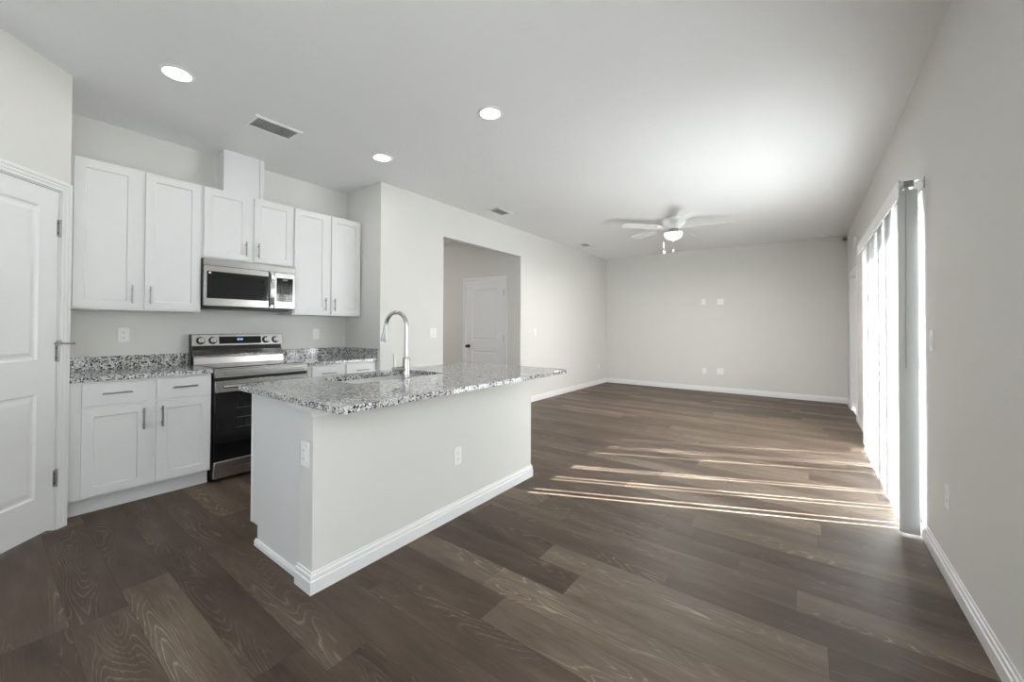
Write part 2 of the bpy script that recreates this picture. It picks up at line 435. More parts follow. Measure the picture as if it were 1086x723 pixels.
# living-room wall with the hall opening, the kitchen return and the kitchen wall
OY0, OY1, OZ = 3.64, 5.40, 2.42
w = MB()
w.box(XL - T, XL, YP, OY0, 0, H); w.box(XL - T, XL, OY0, OY1, OZ, H); w.box(XL - T, XL, OY1, YF, 0, H)
struct('wall_left', w, 'wall')
struct('wall_return', MB().box(XK, XL - T, YP, YP + T, 0, H), 'wall')
struct('wall_kitchen', MB().box(XK - T, XK, 0.10, YP + T, 0, H), 'wall')
struct('wall_hall_back', MB().box(-6.3, -4.895, OY1, OY1 + T, 0, H).box(-3.985, XL - T, OY1, OY1 + T, 0, H).box(-4.895, -3.985, OY1, OY1 + T, 2.085, H), 'wall')
struct('wall_hall_end', MB().box(-6.4, -6.3, YP + T, OY1 + T, 0, H), 'wall')
struct('wall_hall_near', MB().box(-6.3, XL - T - 0.0, YP + T, YP + T + 0.03, 0, H), 'wall')

# diagonal pantry wall with its door opening
PU0, PU1, PZ = 0.065, 0.795, 2.085
w = MB()
w.mbox(fP, 0, PU0, 0, H, -0.11, 0); w.mbox(fP, PU0, PU1, PZ, H, -0.11, 0); w.mbox(fP, PU1, PL, 0, H, -0.11, 0)
struct('wall_pantry', w, 'wall')
struct('wall_pantry_return', MB().prism([(XK, PC.y), (PC.x, PC.y), (PC.x - 0.075, PC.y - 0.075), (XK, PC.y - 0.075)][::-1], 0, H), 'wall')
struct('wall_rear_left', MB().box(PE.x - T, PE.x, YB, PE.y, 0, H), 'wall')
w = MB()
w.box(-3.1, -2.75, YB - T, YB, 0, H); w.box(0.45, XR + 0.1, YB - T, YB, 0, H); w.box(-2.75, 0.45, YB - T, YB, 0, 0.35); w.box(-2.75, 0.45, YB - T, YB, 2.6, H)
struct('wall_back', w, 'wall')
wn = MB()
for a, b in ((-2.75, -2.69), (-1.18, -1.12), (0.39, 0.45)): wn.box(a, b, YB - 0.09, YB - 0.03, 0.35, 2.6)
wn.box(-2.69, 0.39, YB - 0.09, YB - 0.03, 0.35, 0.41); wn.box(-2.69, 0.39, YB - 0.09, YB - 0.03, 2.54, 2.6)
win2 = struct('fill_window_2', wn, 'alu')  # added unseen rear window, lets sky light in as fill
MB().box(-2.69, 0.39, YB - 0.065, YB - 0.06, 0.41, 2.54).build('pane', 'pane', win2)
wn = MB(); xa, xb = XR + 0.03, XR + 0.08
for a, b in ((WY0, WY0 + 0.06), ((WY0 + WY1) / 2 - 0.03, (WY0 + WY1) / 2 + 0.03), (WY1 - 0.06, WY1)): wn.box(xa, xb, a, b, 0.60, 2.55)
wn.box(xa, xb, WY0 + 0.06, WY1 - 0.06, 0.60, 0.66); wn.box(xa, xb, WY0 + 0.06, WY1 - 0.06, 2.49, 2.55)
win = struct('fill_window_1', wn, 'alu')  # added out of view as a light source for the room
MB().box(XR + 0.052, XR + 0.057, WY0 + 0.06, WY1 - 0.06, 0.66, 2.49).build('pane', 'pane', win)
sh_ = MB(); sh_.face([(XR + 0.012, WY0 + 0.01, 0.61), (XR + 0.012, WY1 - 0.01, 0.61), (XR + 0.012, WY1 - 0.01, 2.50), (XR + 0.012, WY0 + 0.01, 2.50)]); sh_ = sh_.build('fill_roller_shade', 'shade', win)
MB().cyl((XR + 0.015, WY0 + 0.01, 2.515), (XR + 0.015, WY1 - 0.01, 2.515), 0.02).build('fill_shade_roll', 'plate', sh_, smooth=True)
# ground outside
struct('ground', MB().box(XR + 0.10, 14, -10, 20, -0.16, -0.08), 'concrete')

# baseboards
BASE = [(0, 0), (0.014, 0), (0.015, 0.060), (0.010, 0.064), (0.010, 0.070), (0.012, 0.072), (0.011, 0.084), (0.006, 0.088), (0.005, 0.100), (0, 0.100)]
def base(name, *paths, prof=BASE):
    mb = MB()
    for p in paths: mb.sweep(prof, p)
    return struct(name, mb, 'trim')
# travelling with the room on the right-hand side (profile grows to the right)
base('baseboard_far', [(XL, YF), (XR, YF)])
base('baseboard_right', [(XR, SY0), (XR, YB)], [(XR, DY0 - 0.062), (XR, SY1)], [(XR, YF), (XR, DY1 + 0.062)])
base('baseboard_left', [(XL, OY1 - 0.0), (XL, YF)], [(XL, YP), (XL, OY0)])
base('baseboard_hall', [(-6.3, OY1), (-4.957, OY1)], [(-3.923, OY1), (XL - T, OY1)])
base('baseboard_pantry', [(fP(0.008, 0, 0)[0], fP(0.008, 0, 0)[1]), (PC.x, PC.y), (PC.x - 0.10, PC.y)][::-1])

# ------------------------------------------------------------------ doors
PANEL_RINGS = [(0.0, 0.0), (0.010, 0.009), (0.022, 0.009), (0.045, 0.003)]
def casing(mb, f, u0, u1, v1, wd=0.06, lo=0.0, w0=0.0):
    # stepped colonial casing around an opening, in the frame f
    for (a, b, th) in ((0.0, wd, 0.011), (0.018, wd, 0.015), (wd - 0.020, wd, 0.019)):
        mb.mbox(f, u0 - b, u0 - a, lo, v1 + b, w0, w0 + th); mb.mbox(f, u1 + a, u1 + b, lo, v1 + b, w0, w0 + th)
        mb.mbox(f, u0 - a, u1 + a, v1 + a, v1 + b, w0, w0 + th)
    return mb
def hinge(parent, f, u, v, w, h=0.10):
    hg = MB().mbox(f, u - 0.014, u + 0.012, v - h / 2, v + h / 2, w, w + 0.003).build('hinge', 'hinge', parent)
    k = MB(); k.cyl(f(u - 0.002, v - h / 2 - 0.004, w + 0.008), f(u - 0.002, v + h / 2 + 0.004, w + 0.008), 0.0065, n=12)
    k.build('hinge_barrel', 'hinge', hg, smooth=True)
    s = MB()
    for dv in (-0.03, 0.03): s.cyl(f(u + 0.007, v + dv, w + 0.003), f(u + 0.007, v + dv, w + 0.0045), 0.004, n=10)
    s.build('hinge_screw', 'knob_dark', hg)
    return hg

# pantry door on the diagonal wall
d1 = struct_empty('door_1', 'white two-panel pantry door in the diagonal wall', 'door', loc=(PC.x, PC.y, 0))
jm = MB()
jm.mbox(fP, PU0 - 0.0, PU0 + 0.006, 0, PZ, -0.11, 0.0); jm.mbox(fP, PU1 - 0.006, PU1, 0, PZ, -0.11, 0.0); jm.mbox(fP, PU0, PU1, PZ - 0.006, PZ, -0.11, 0.0)
jm.build('jamb', 'trim', d1)
casing(MB(), fP, PU0, PU1, PZ, 0.057).build('casing', 'trim', d1, bevel=0.0025)
A0, A1 = PU0 + 0.010, PU1 - 0.010
MB().panel_slab(lambda u, v, w: fP(u, v, w - 0.037), A0, A1, 0.022, PZ - 0.010, 0.035,
    [(A0 + 0.115, A1 - 0.115, 0.24, 0.85), (A0 + 0.115, A1 - 0.115, 1.05, 1.965)], PANEL_RINGS).build('door_slab', 'trim', d1)
hs = [hinge(d1, fP, PU0 + 0.008, z, -0.0015) for z in (1.853, 1.085, 0.32)]
st = MB()
st.tube([fP(PU0 + 0.006, 1.145, 0.008), fP(PU0 + 0.006, 1.145, 0.028), fP(PU0 - 0.055, 1.142, 0.036)], 0.0045, n=10)
st.cyl(fP(PU0 + 0.006, 1.130, 0.010), fP(PU0 + 0.006, 1.165, 0.010), 0.011, n=14)
st.tube([fP(PU0 + 0.006, 1.150, 0.012), fP(PU0 + 0.040, 1.145, 0.022)], 0.0045, n=10)
stp = st.build('door_stop', 'hinge', d1, smooth=True); stp['label'] = 'nickel hinge pin door stop'
MB().cyl(fP(PU0 - 0.055, 1.142, 0.036), fP(PU0 - 0.064, 1.141, 0.037), 0.007, n=12).cyl(fP(PU0 + 0.040, 1.145, 0.022), fP(PU0 + 0.047, 1.144, 0.024), 0.007, n=12).build('bumper', 'sensor', stp, smooth=True)
kn = MB(); kn.cyl(fP(A1 - 0.06, 0.93, -0.002), fP(A1 - 0.06, 0.93, 0.006), 0.032); kn.cyl(fP(A1 - 0.06, 0.93, 0.006), fP(A1 - 0.06, 0.93, 0.04), 0.011)
kn.cyl(fP(A1 - 0.06, 0.93, 0.035), fP(A1 - 0.06, 0.93, 0.062), 0.022, 0.027)
kn.build('knob', 'hinge', d1, smooth=True, bevel=0.003)

# hall door
def fH(u, v, w): return (u, OY1 - w, v)
d2 = struct_empty('door_2', 'white two-panel door with dark knob in the hall beyond the opening', 'door', loc=(-4.44, OY1, 0))
HU0, HU1, HZ = -4.873, -4.007, 2.065
jm = MB(); jm.mbox(fH, -4.895, HU0 + 0.002, 0, 2.085, -0.11, 0); jm.mbox(fH, HU1 - 0.002, -3.985, 0, 2.085, -0.11, 0); jm.mbox(fH, HU0, HU1, HZ, 2.085, -0.11, 0)
jm.build('jamb', 'trim', d2)
casing(MB(), fH, HU0, HU1, HZ, 0.062).build('casing', 'trim', d2, bevel=0.0025)
MB().panel_slab(lambda u, v, w: fH(u, v, w - 0.038), HU0 + 0.006, HU1 - 0.006, 0.015, HZ - 0.006, 0.035,
    [(HU0 + 0.145, HU1 - 0.145, 0.22, 0.845), (HU0 + 0.145, HU1 - 0.145, 1.03, 1.92)], PANEL_RINGS).build('door_slab', 'trim', d2)
for z in (1.845, 1.08, 0.25): hinge(d2, lambda u, v, w: fH(2 * (HU1 - 0.007) - u, v, w), HU1 - 0.007, z, -0.002)
kn = MB(); kn.cyl(fH(HU0 + 0.07, 0.92, -0.003), fH(HU0 + 0.07, 0.92, 0.006), 0.033); kn.cyl(fH(HU0 + 0.07, 0.92, 0.006), fH(HU0 + 0.07, 0.92, 0.04), 0.011)
kn.cyl(fH(HU0 + 0.07, 0.92, 0.035), fH(HU0 + 0.07, 0.92, 0.065), 0.023, 0.028)
k_ = kn.build('knob', 'knob_dark', d2, smooth=True, bevel=0.003); k_['label'] = 'dark round knob'

# doorway at the far end of the right wall
def fR(u, v, w): return (XR - w, u, v)
d3 = struct_empty('door_3', 'white cased doorway at the far end of the right wall', 'door', loc=(XR, (DY0 + DY1) / 2, 0))
jm = MB(); jm.mbox(fR, DY0 - 0.0, DY0 + 0.018, 0, DZ, -WR, 0); jm.mbox(fR, DY1 - 0.018, DY1, 0, DZ, -WR, 0); jm.mbox(fR, DY0, DY1, DZ - 0.018, DZ, -WR, 0)
jm.build('jamb', 'trim', d3)
casing(MB(), fR, DY0, DY1, DZ, 0.062).build('casing', 'trim', d3, bevel=0.0025)
MB().panel_slab(lambda u, v, w: fR(u, v, w - 0.097), DY0 + 0.02, DY1 - 0.02, 0.012, DZ - 0.021, 0.035,
    [(DY0 + 0.15, DY1 - 0.15, 0.22, 0.845), (DY0 + 0.15, DY1 - 0.15, 1.03, 1.92)], PANEL_RINGS).build('door_slab', 'trim', d3)

# sliding glass door behind the blind
d4 = struct_empty('door_4', 'white framed sliding glass door behind the vertical blind', 'door', loc=(XR + 0.05, (SY0 + SY1) / 2, 0))
fx0, fx1 = XR + 0.045, XR + WR
fr = MB(); fr.box(fx0, fx1, SY0, SY0 + 0.03, 0, SZ); fr.box(fx0, fx1, SY1 - 0.03, SY1, 0, SZ); fr.box(fx0, fx1, SY0 + 0.03, SY1 - 0.03, SZ - 0.045, SZ); fr.box(fx0, fx1, SY0 + 0.03, SY1 - 0.03, 0, 0.02)
fr.build('frame', 'alu', d4)
for i, (a, b, xa) in enumerate(((SY0 + 0.032, 4.72, fx0 + 0.004), (4.66, SY1 - 0.032, fx0 + 0.030))):
    s = MB(); z0, z1 = 0.022, SZ - 0.047
    s.box(xa, xa + 0.022, a, a + 0.05, z0, z1); s.box(xa, xa + 0.022, b - 0.05, b, z0, z1)
    s.box(xa, xa + 0.022, a + 0.05, b - 0.05, z1 - 0.025, z1); s.box(xa, xa + 0.022, a + 0.05, b - 0.05, z0, z0 + 0.05)
    sh = s.build('sash', 'alu', d4)
    MB().box(xa + 0.009, xa + 0.013, a + 0.05, b - 0.05, z0 + 0.05, z1 - 0.025).build('pane', 'pane', sh)
hd = MB(); xa = fx0 - 0.03
hd.tube([(xa + 0.034, SY0 + 0.057, 0.93), (xa + 0.004, SY0 + 0.057, 0.94), (xa, SY0 + 0.057, 1.03), (xa + 0.004, SY0 + 0.057, 1.12), (xa + 0.034, SY0 + 0.057, 1.13)], 0.009, n=10)
hd.box(xa + 0.028, xa + 0.034, SY0 + 0.04, SY0 + 0.075, 0.90, 1.16)
hd.build('pull_handle', 'alu', d4, smooth=True)

# ------------------------------------------------------------------ cabinets
def fK(x0):
    return lambda u, v, w: (x0 + w, u, v)     # faces +x: u along y, v up, w towards the room
SHAKER = [(0.0, 0.0), (0.004, 0.009)]
def shaker(parent, f, u0, u1, v0, v1, rail=0.058, th=0.019, name='door'):
    return MB().panel_slab(f, u0, u1, v0, v1, th, [(u0 + rail, u1 - rail, v0 + rail, v1 - rail)], SHAKER).build(name, 'white', parent, bevel=0.0012)
def bar_pull(parent, f, u, v, length, vertical, w0):
    r = 0.006; h = 0.030
    mb = MB()
    d = length / 2
    P = (lambda s, w: f(u, v + s, w)) if vertical else (lambda s, w: f(u + s, v, w))
    mb.cyl(P(-d, w0 + h), P(d, w0 + h), r, n=12)
    for s in (-d * 0.62, d * 0.62): mb.cyl(P(s, w0), P(s, w0 + h), 0.0045, n=10)
    return mb.build('bar_pull', 'nickel', parent, smooth=True)
def upper_cabinet(label, y0, y1, z0, z1, doors, group):
    xf = XK + 0.305
    t = thing('wall_cabinet', label, 'cabinet', (XK + 0.16, (y0 + y1) / 2, z0), group)
    b = MB(); b.box(XK, xf, y0, y1, z0, z1)
    # light rail recess below
    b.build('carcass', 'white', t, bevel=0.001)
    MB().box(xf, xf + 0.003, y0, y1, z0, z1).build('face_frame', 'white', t)
    f = fK(xf + 0.003)
    for (a, b_, pull) in doors:
        d = shaker(t, f, a, b_, z0 + 0.013, z1 - 0.010)
        u = b_ - 0.030 if pull == 'r' else a + 0.030
        bar_pull(d, f, u, z0 + 0.013 + 0.105, 0.135, True, 0.019)
    return t
Y0, Y1, Y2, Y3 = 0.386, 1.147, 1.909, 2.672
upper_cabinet('tall white two-door wall cabinet nearest the pantry door', Y0, Y1, 1.372, 2.447, [(Y0 + 0.012, 0.738, 'r'), (0.782, Y1 - 0.012, 'l')], 'white wall cabinets')
upper_cabinet('short white two-door wall cabinet directly above the microwave', Y1 + 0.001, Y2 - 0.001, 1.834, 2.447, [(Y1 + 0.013, 1.506, 'r'), (1.550, Y2 - 0.013, 'l')], 'white wall cabinets')
upper_cabinet('tall white two-door wall cabinet right of the microwave beside the return wall', Y2, Y3, 1.372, 2.447, [(Y2 + 0.012, 2.268, 'r'), (2.312, Y3 - 0.012, 'l')], 'white wall cabinets')

def base_cabinet(label, y0, y1, mid, group, yf0):
    xf = XK + 0.597
    t = thing('base_cabinet', label, 'cabinet', (XK + 0.3, (y0 + y1) / 2, 0), group)
    MB().box(XK, xf, y0, y1, 0.114, 0.884).build('carcass', 'white', t, bevel=0.001)
    MB().box(XK + 0.02, xf - 0.065, yf0, y1, 0.0, 0.114).build('toe_kick', 'white', t)
    MB().box(xf, xf + 0.003, yf0, y1, 0.114, 0.884).box(xf - 0.018, xf, yf0, y0, 0.114, 0.884).build('face_frame', 'white', t)
    f = fK(xf + 0.003)
    for (a, b, pull) in ((y0 + 0.034, mid - 0.022, 'r'), (mid + 0.022, y1 - 0.010, 'l')):
        d = MB().mbox(f, a, b, 0.722, 0.866, 0, 0.019).build('drawer', 'white', t, bevel=0.0015)
        bar_pull(d, f, (a + b) / 2, 0.800, 0.150, False, 0.019)
        d = shaker(t, f, a, b, 0.128, 0.706)
        bar_pull(d, f, b - 0.030 if pull == 'r' else a + 0.030, 0.706 - 0.105, 0.150, True, 0.019)
    return t
base_cabinet('white base cabinet between the pantry door and the range', Y0, Y1 - 0.006, 0.778, 'white base cabinets', PC.y + 0.0015)
base_cabinet('white base cabinet right of the range, mostly hidden behind the island', Y2 + 0.014, YP - 0.004, 2.295, 'white base cabinets', Y2 + 0.014)

# granite worktops along the kitchen wall
def wall_top(label, y0, y1, side):
    xf = XK + 0.635
    t = thing('granite_countertop', label, 'countertop', (XK + 0.3, (y0 + y1) / 2, 0.884), 'granite worktops on the kitchen wall')
    MB().box(XK, xf, y0, y1, 0.884, 0.914).build('slab', 'granite', t, bevel=0.003)
    MB().box(XK, XK + 0.020, y0, y1, 0.914, 1.016).build('backsplash', 'granite', t, bevel=0.0015)
    if side: MB().box(XK + 0.020, xf - 0.005, y1 - 0.020, y1, 0.914, 1.016).build('side_splash', 'granite', t, bevel=0.0015)
    return t
wall_top('grey granite worktop with backsplash left of the range', PC.y + 0.001, Y1 - 0.002, False)
wall_top('grey granite worktop with back and side splash right of the range', Y2 + 0.008, YP - 0.001, True)

# boxed duct above the microwave cabinet
t = thing('duct_cover', 'white boxed duct cover rising from the microwave cabinet to the ceiling', 'duct cover', (XK + 0.12, 1.5, 2.447))
MB().box(XK, -4.150, 1.345, 1.672, 2.447, H).build('side_box', 'white', t)
MB().box(-4.150, -4.130, 1.333, 1.630, 2.447, H).build('front_panel', 'white', t, bevel=0.0015)
MB().box(-4.150, -4.136, 1.636, 1.674, 2.447, H).build('filler_strip', 'white', t, bevel=0.0015)

# ------------------------------------------------------------------ range
RY0, RY1 = 1.157, 1.915
RF = XK + 0.62        # front plane
t = thing('range', 'stainless steel electric range with rear knobs and black oven door', 'range', (XK + 0.33, (RY0 + RY1) / 2, 0))
MB().box(XK + 0.03, RF - 0.035, RY0, RY1, 0.02, 0.885).box(XK + 0.05, RF - 0.08, RY0 + 0.02, RY1 - 0.02, 0.0, 0.02).build('body', 'black', t, bevel=0.003)
fr_ = fK(RF - 0.035)
dr = MB().mbox(fr_, RY0 + 0.004, RY1 - 0.004, 0.030, 0.165, 0, 0.035).build('storage_drawer', 'steel', t, bevel=0.004)
# oven door: steel top rail, black glass, window
od = MB().mbox(fr_, RY0 + 0.004, RY1 - 0.004, 0.172, 0.716, 0, 0.034).build('oven_door', 'glass_black', t, bevel=0.003)
MB().mbox(fr_, RY0 + 0.004, RY1 - 0.004, 0.717, 0.812, 0, 0.036).build('door_top_rail', 'steel', od, bevel=0.004)
MB().mbox(fr_, RY0 + 0.135, RY1 - 0.135, 0.360, 0.640, 0.034, 0.0355).build('oven_window', 'glass_window', od, bevel=0.0006)
rk = MB()
for k in range(3):
    z = 0.42 + 0.08 * k
    rk.mbox(fr_, RY0 + 0.16, RY1 - 0.16, z, z + 0.003, 0.0355, 0.0359)
rk.build('oven_rack', 'vent_dark', od)
hm = MB(); hz = 0.765
hm.mprism(lambda u, v, w: (RF + 0.028 + u, w, hz + v), [(-0.013, -0.010), (0.006, -0.012), (0.013, -0.004), (0.013, 0.006), (0.005, 0.012), (-0.013, 0.010)], RY0 + 0.055, RY1 - 0.055)
for y in (RY0 + 0.085, RY1 - 0.085): hm.box(RF - 0.001, RF + 0.018, y - 0.014, y + 0.014, hz - 0.009, hz + 0.009)
hm.build('door_handle', 'steel', od, bevel=0.002)
# cooktop front fascia with its inset bar, and glass top
fa = MB()
fa.mbox(fr_, RY0 + 0.002, RY1 - 0.002, 0.836, 0.905, 0.0, 0.037)
fa.build('front_fascia', 'steel', t, bevel=0.004)
br = MB()
f2 = fK(RF + 0.002)
br.mbox(f2, RY0 + 0.075, RY1 - 0.045, 0.852, 0.857, 0, 0.006); br.mbox(f2, RY0 + 0.075, RY1 - 0.045, 0.880, 0.885, 0, 0.006)
br.mbox(f2, RY0 + 0.075, RY0 + 0.083, 0.857, 0.880, 0, 0.006); br.mbox(f2, RY1 - 0.053, RY1 - 0.045, 0.857, 0.880, 0, 0.006)
br.mbox(f2, RY0 + 0.083, RY1 - 0.053, 0.862, 0.876, 0, 0.004)
br.build('fascia_trim', 'steel', t, bevel=0.001)
MB().box(XK + 0.105, RF + 0.004, RY0, RY1, 0.904, 0.914).build('cooktop_frame', 'steel', t, bevel=0.003)
MB().box(XK + 0.112, RF - 0.055, RY0 + 0.018, RY1 - 0.018, 0.912, 0.918).build('cooktop_glass', 'glass_black', t, bevel=0.002)
for k, (bx, by, r_) in enumerate(((-3.93, 1.345, 0.105), (-3.93, 1.735, 0.080), (-4.14, 1.345, 0.075), (-4.14, 1.735, 0.095))):
    g = MB()
    n_ = 36
    for ra in (r_, r_ * 0.62):
        a_ = [g.bm.verts.new((bx + ra * math.cos(i * 2 * PI / n_), by + ra * math.sin(i * 2 * PI / n_), 0.9183)) for i in range(n_)]
        b_ = [g.bm.verts.new((bx + (ra - 0.003) * math.cos(i * 2 * PI / n_), by + (ra - 0.003) * math.sin(i * 2 * PI / n_), 0.9183)) for i in range(n_)]
        for i in range(n_): g.bm.faces.new([a_[i], a_[(i + 1) % n_], b_[(i + 1) % n_], b_[i]])
    g.build('burner_ring', 'key', t)
# backguard
bgp = lambda pts, y0, y1: MB().mprism(lambda u, v, w: (u, w, v), pts, y0, y1)
BX = XK + 0.03
bg = bgp([(BX, 0.905), (BX + 0.088, 0.905), (BX + 0.080, 0.975), (BX, 0.975)], RY0, RY1).build('backguard_base', 'steel', t, bevel=0.003)
bgp([(BX, 0.975), (BX + 0.052, 0.975), (BX + 0.030, 1.085), (BX, 1.085)], RY0 + 0.004, RY1 - 0.004).build('backguard_vent', 'black', t)
bgp([(BX + 0.040, 0.992), (BX + 0.082, 0.976), (BX + 0.084, 0.982), (BX + 0.044, 1.038)], RY0, RY1).build('backguard_shelf', 'steel', t, bevel=0.002)
cp = bgp([(BX, 1.075), (BX + 0.066, 1.075), (BX + 0.046, 1.183), (BX, 1.183)], RY0 - 0.012, RY1 + 0.004).build('control_panel', 'steel', t, bevel=0.005)
MB().box(BX - 0.0, BX + 0.060, RY0 - 0.016, RY0 - 0.010, 0.915, 1.180).build('side_cap', 'black', t, bevel=0.002)
TA = math.atan2(0.020, 0.108)
def fC(u, v, w):   # frame on the tilted panel face; v = height along the panel from its lower edge
    return (BX + 0.066 - v * math.sin(TA) + w * math.cos(TA), u, 1.075 + v * math.cos(TA) + w * math.sin(TA))
MB().mbox(fC, 1.355, 1.712, 0.018, 0.086, 0.0, 0.0015).build('display', 'glass_black', cp, bevel=0.0008)
ck = MB()
for i, u in enumerate((1.505, 1.516, 1.531, 1.542)):
    for (a, b, c_, d_) in ((0, 0.007, 0.050, 0.0515), (0, 0.007, 0.058, 0.0595), (0, 0.0015, 0.050, 0.0665), (0.0055, 0.007, 0.050, 0.0665), (0, 0.007, 0.065, 0.0665)):
        ck.mbox(fC, u + a, u + b, c_, d_, 0.0016, 0.0018)
ck.build('clock', 'clock', cp)
for u in (1.213, 1.306, 1.756, 1.846):
    ring = MB(); ring.cyl(fC(u, 0.050, 0.0), fC(u, 0.050, 0.006), 0.034, 0.033, 28)
    ko = ring.build('knob_bezel', 'black', cp, smooth=True, bevel=0.001)
    kb = MB(); kb.cyl(fC(u, 0.050, 0.006), fC(u, 0.050, 0.030), 0.026, 0.023, 28)
    kb.mbox(fC, u - 0.005, u + 0.005, 0.028, 0.074, 0.030, 0.036)
    kb.build('knob', 'steel', ko, smooth=True, bevel=0.0012)

# ------------------------------------------------------------------ microwave
t = thing('microwave', 'stainless over-the-range microwave with black glass window', 'microwave', (XK + 0.2, (Y1 + Y2) / 2, 1.41))
MX = XK + 0.365       # front plane
MY0, MY1, MZ0, MZ1 = Y1 + 0.004, Y2 - 0.004, 1.418, 1.829
MB().box(XK + 0.005, MX - 0.022, MY0, MY1, MZ0, MZ1).build('body', 'black', t, bevel=0.002)
MB().box(XK + 0.03, MX - 0.06, MY0 + 0.03, MY1 - 0.03, MZ0 - 0.014, MZ0).build('underside_vent', 'black', t, bevel=0.003)
fm = fK(MX - 0.022)
MB().mbox(fm, MY0, MY1, 1.772, MZ1, 0, 0.020).build('top_grille', 'steel', t, bevel=0.002)
dY = 1.712
md = MB().mbox(fm, MY0, dY, 1.428, 1.770, 0, 0.022).build('door', 'steel', t, bevel=0.003)
mw_ = MB().mbox(fm, MY0 + 0.022, 1.660, 1.492, 1.722, 0.022, 0.0235).build('window', 'glass_black', md, bevel=0.0006)
MB().mbox(fm, MY0 + 0.060, 1.625, 1.520, 1.690, 0.0235, 0.0238).build('window_screen', 'glass_window', md)
MB().mbox(fm, MY0 + 0.034, MY0 + 0.052, 1.700, 1.716, 0.0236, 0.0240).build('sticker', 'sticker', md)
hn = MB(); P_ = []
for i in range(13):
    s_ = i / 12; z = 1.445 + s_ * 0.305
    P_.append((MX + 0.010 + 0.042 * math.sin(PI * s_) ** 0.8, 1.690, z))
pts_f = [(x, z) for x, y, z in P_]; pts_b = [(x - 0.012, z) for x, y, z in P_][::-1]
hn.mprism(lambda u, v, w: (u, w, v), pts_f + pts_b, 1.676, 1.704)
for z in (1.450, 1.744): hn.box(MX - 0.001, MX + 0.016, 1.678, 1.702, z - 0.010, z + 0.010)
hn.build('handle', 'steel', md, bevel=0.002)
MB().mbox(fm, 1.662, 1.674, 1.432, 1.768, 0.0205, 0.0235).build('handle_strip', 'black', md)
mp = MB().mbox(fm, dY + 0.003, MY1, 1.428, 1.770, 0, 0.022).build('control_side', 'steel', t, bevel=0.003)
MB().mbox(fm, 1.733, MY1 - 0.018, 1.492, 1.718, 0.022, 0.0235).build('keypad', 'glass_black', mp, bevel=0.0006)
ky = MB()
for r_ in range(8):
    for c_ in range(5):
        u = 1.748 + c_ * 0.027; z = 1.507 + r_ * 0.0215
        wd = random.choice((0.008, 0.012, 0.014))
        ky.mbox(fm, u, u + wd, z, z + random.choice((0.0022, 0.0035)), 0.0236, 0.0238)
ky.build('keypad_print', 'key', mp)
MB().mbox(fm, 1.790, 1.835, 1.694, 1.708, 0.0236, 0.0238).build('clock_window', 'key', mp)

# ------------------------------------------------------------------ island
IX1, IX0, IY0, IY1 = -1.843, -1.970, 0.973, 2.867      # knee wall
CX0 = -2.570                                            # cabinet front
t = thing('kitchen_island', 'long island with grey-painted knee wall and white cabinet back', 'island', (-2.2, 1.92, 0))
MB().box(IX0, IX1, IY0, IY1, 0, 0.884).build('knee_wall', 'wall', t)
f_end = lambda u, v, w: (u, 0.995 - w, v)
MB().mprism(f_end, [(CX0, 0.112), (CX0 + 0.072, 0.112), (CX0 + 0.072, 0), (IX0, 0), (IX0, 0.884), (CX0, 0.884)], -0.018, 0.0).build('end_panel', 'white', t, bevel=0.001)
MB().box(CX0 - 0.019, CX0, 0.992, 1.034, 0.112, 0.884).build('corner_stile', 'white', t, bevel=0.001)
cb = MB()
cb.box(CX0, IX0, 1.013, 1.031, 0.112, 0.884); cb.box(CX0, IX0, IY1 - 0.04, IY1 - 0.02, 0.0, 0.884)
cb.box(CX0, IX0, 1.031, IY1 - 0.04, 0.112, 0.130); cb.box(IX0 - 0.012, IX0, 1.031, IY1 - 0.04, 0.130, 0.884)
cb.box(CX0, CX0 + 0.018, 1.031, IY1 - 0.04, 0.130, 0.884); cb.box(CX0 + 0.072, CX0 + 0.090, 1.013, IY1 - 0.04, 0, 0.112)
cb.build('cabinet_carcass', 'white', t)
fI = lambda u, v, w: (CX0 - w, u, v)
for (a, b) in ((1.04, 1.42), (1.44, 1.78), (1.80, 2.14), (2.16, 2.80)):
    d = shaker(t, fI, a, b, 0.128, 0.706); bar_pull(d, fI, b - 0.03, 0.60, 0.15, True, 0.019)
    d = MB().mbox(fI, a, b, 0.722, 0.866, 0, 0.019).build('drawer', 'white', t, bevel=0.0015); bar_pull(d, fI, (a + b) / 2, 0.80, 0.15, False, 0.019)
path = [(IX0, IY0), (IX1, IY0), (IX1, IY1), (IX0, IY1)]
MB().sweep(BASE, [(IX0, IY0 + 0.022)] + path + [(IX0, IY1 - 0.02)]).build('baseboard', 'trim', t)
CROWN = [(0, 0.828), (0.008, 0.828), (0.010, 0.836), (0.012, 0.842), (0.020, 0.846), (0.024, 0.858), (0.034, 0.862), (0.038, 0.884), (0, 0.884)]
MB().sweep(CROWN, [(IX0, IY0 + 0.022)] + path + [(IX0, IY1 - 0.02)]).build('crown_trim', 'trim', t)
MB().sweep([(0, 0), (0.013, 0), (0.013, 0.022), (0.006, 0.036), (0, 0.036)], [(CX0 + 0.060, 0.995), (IX0 - 0.001, 0.995)]).build('shoe_moulding', 'trim', t)

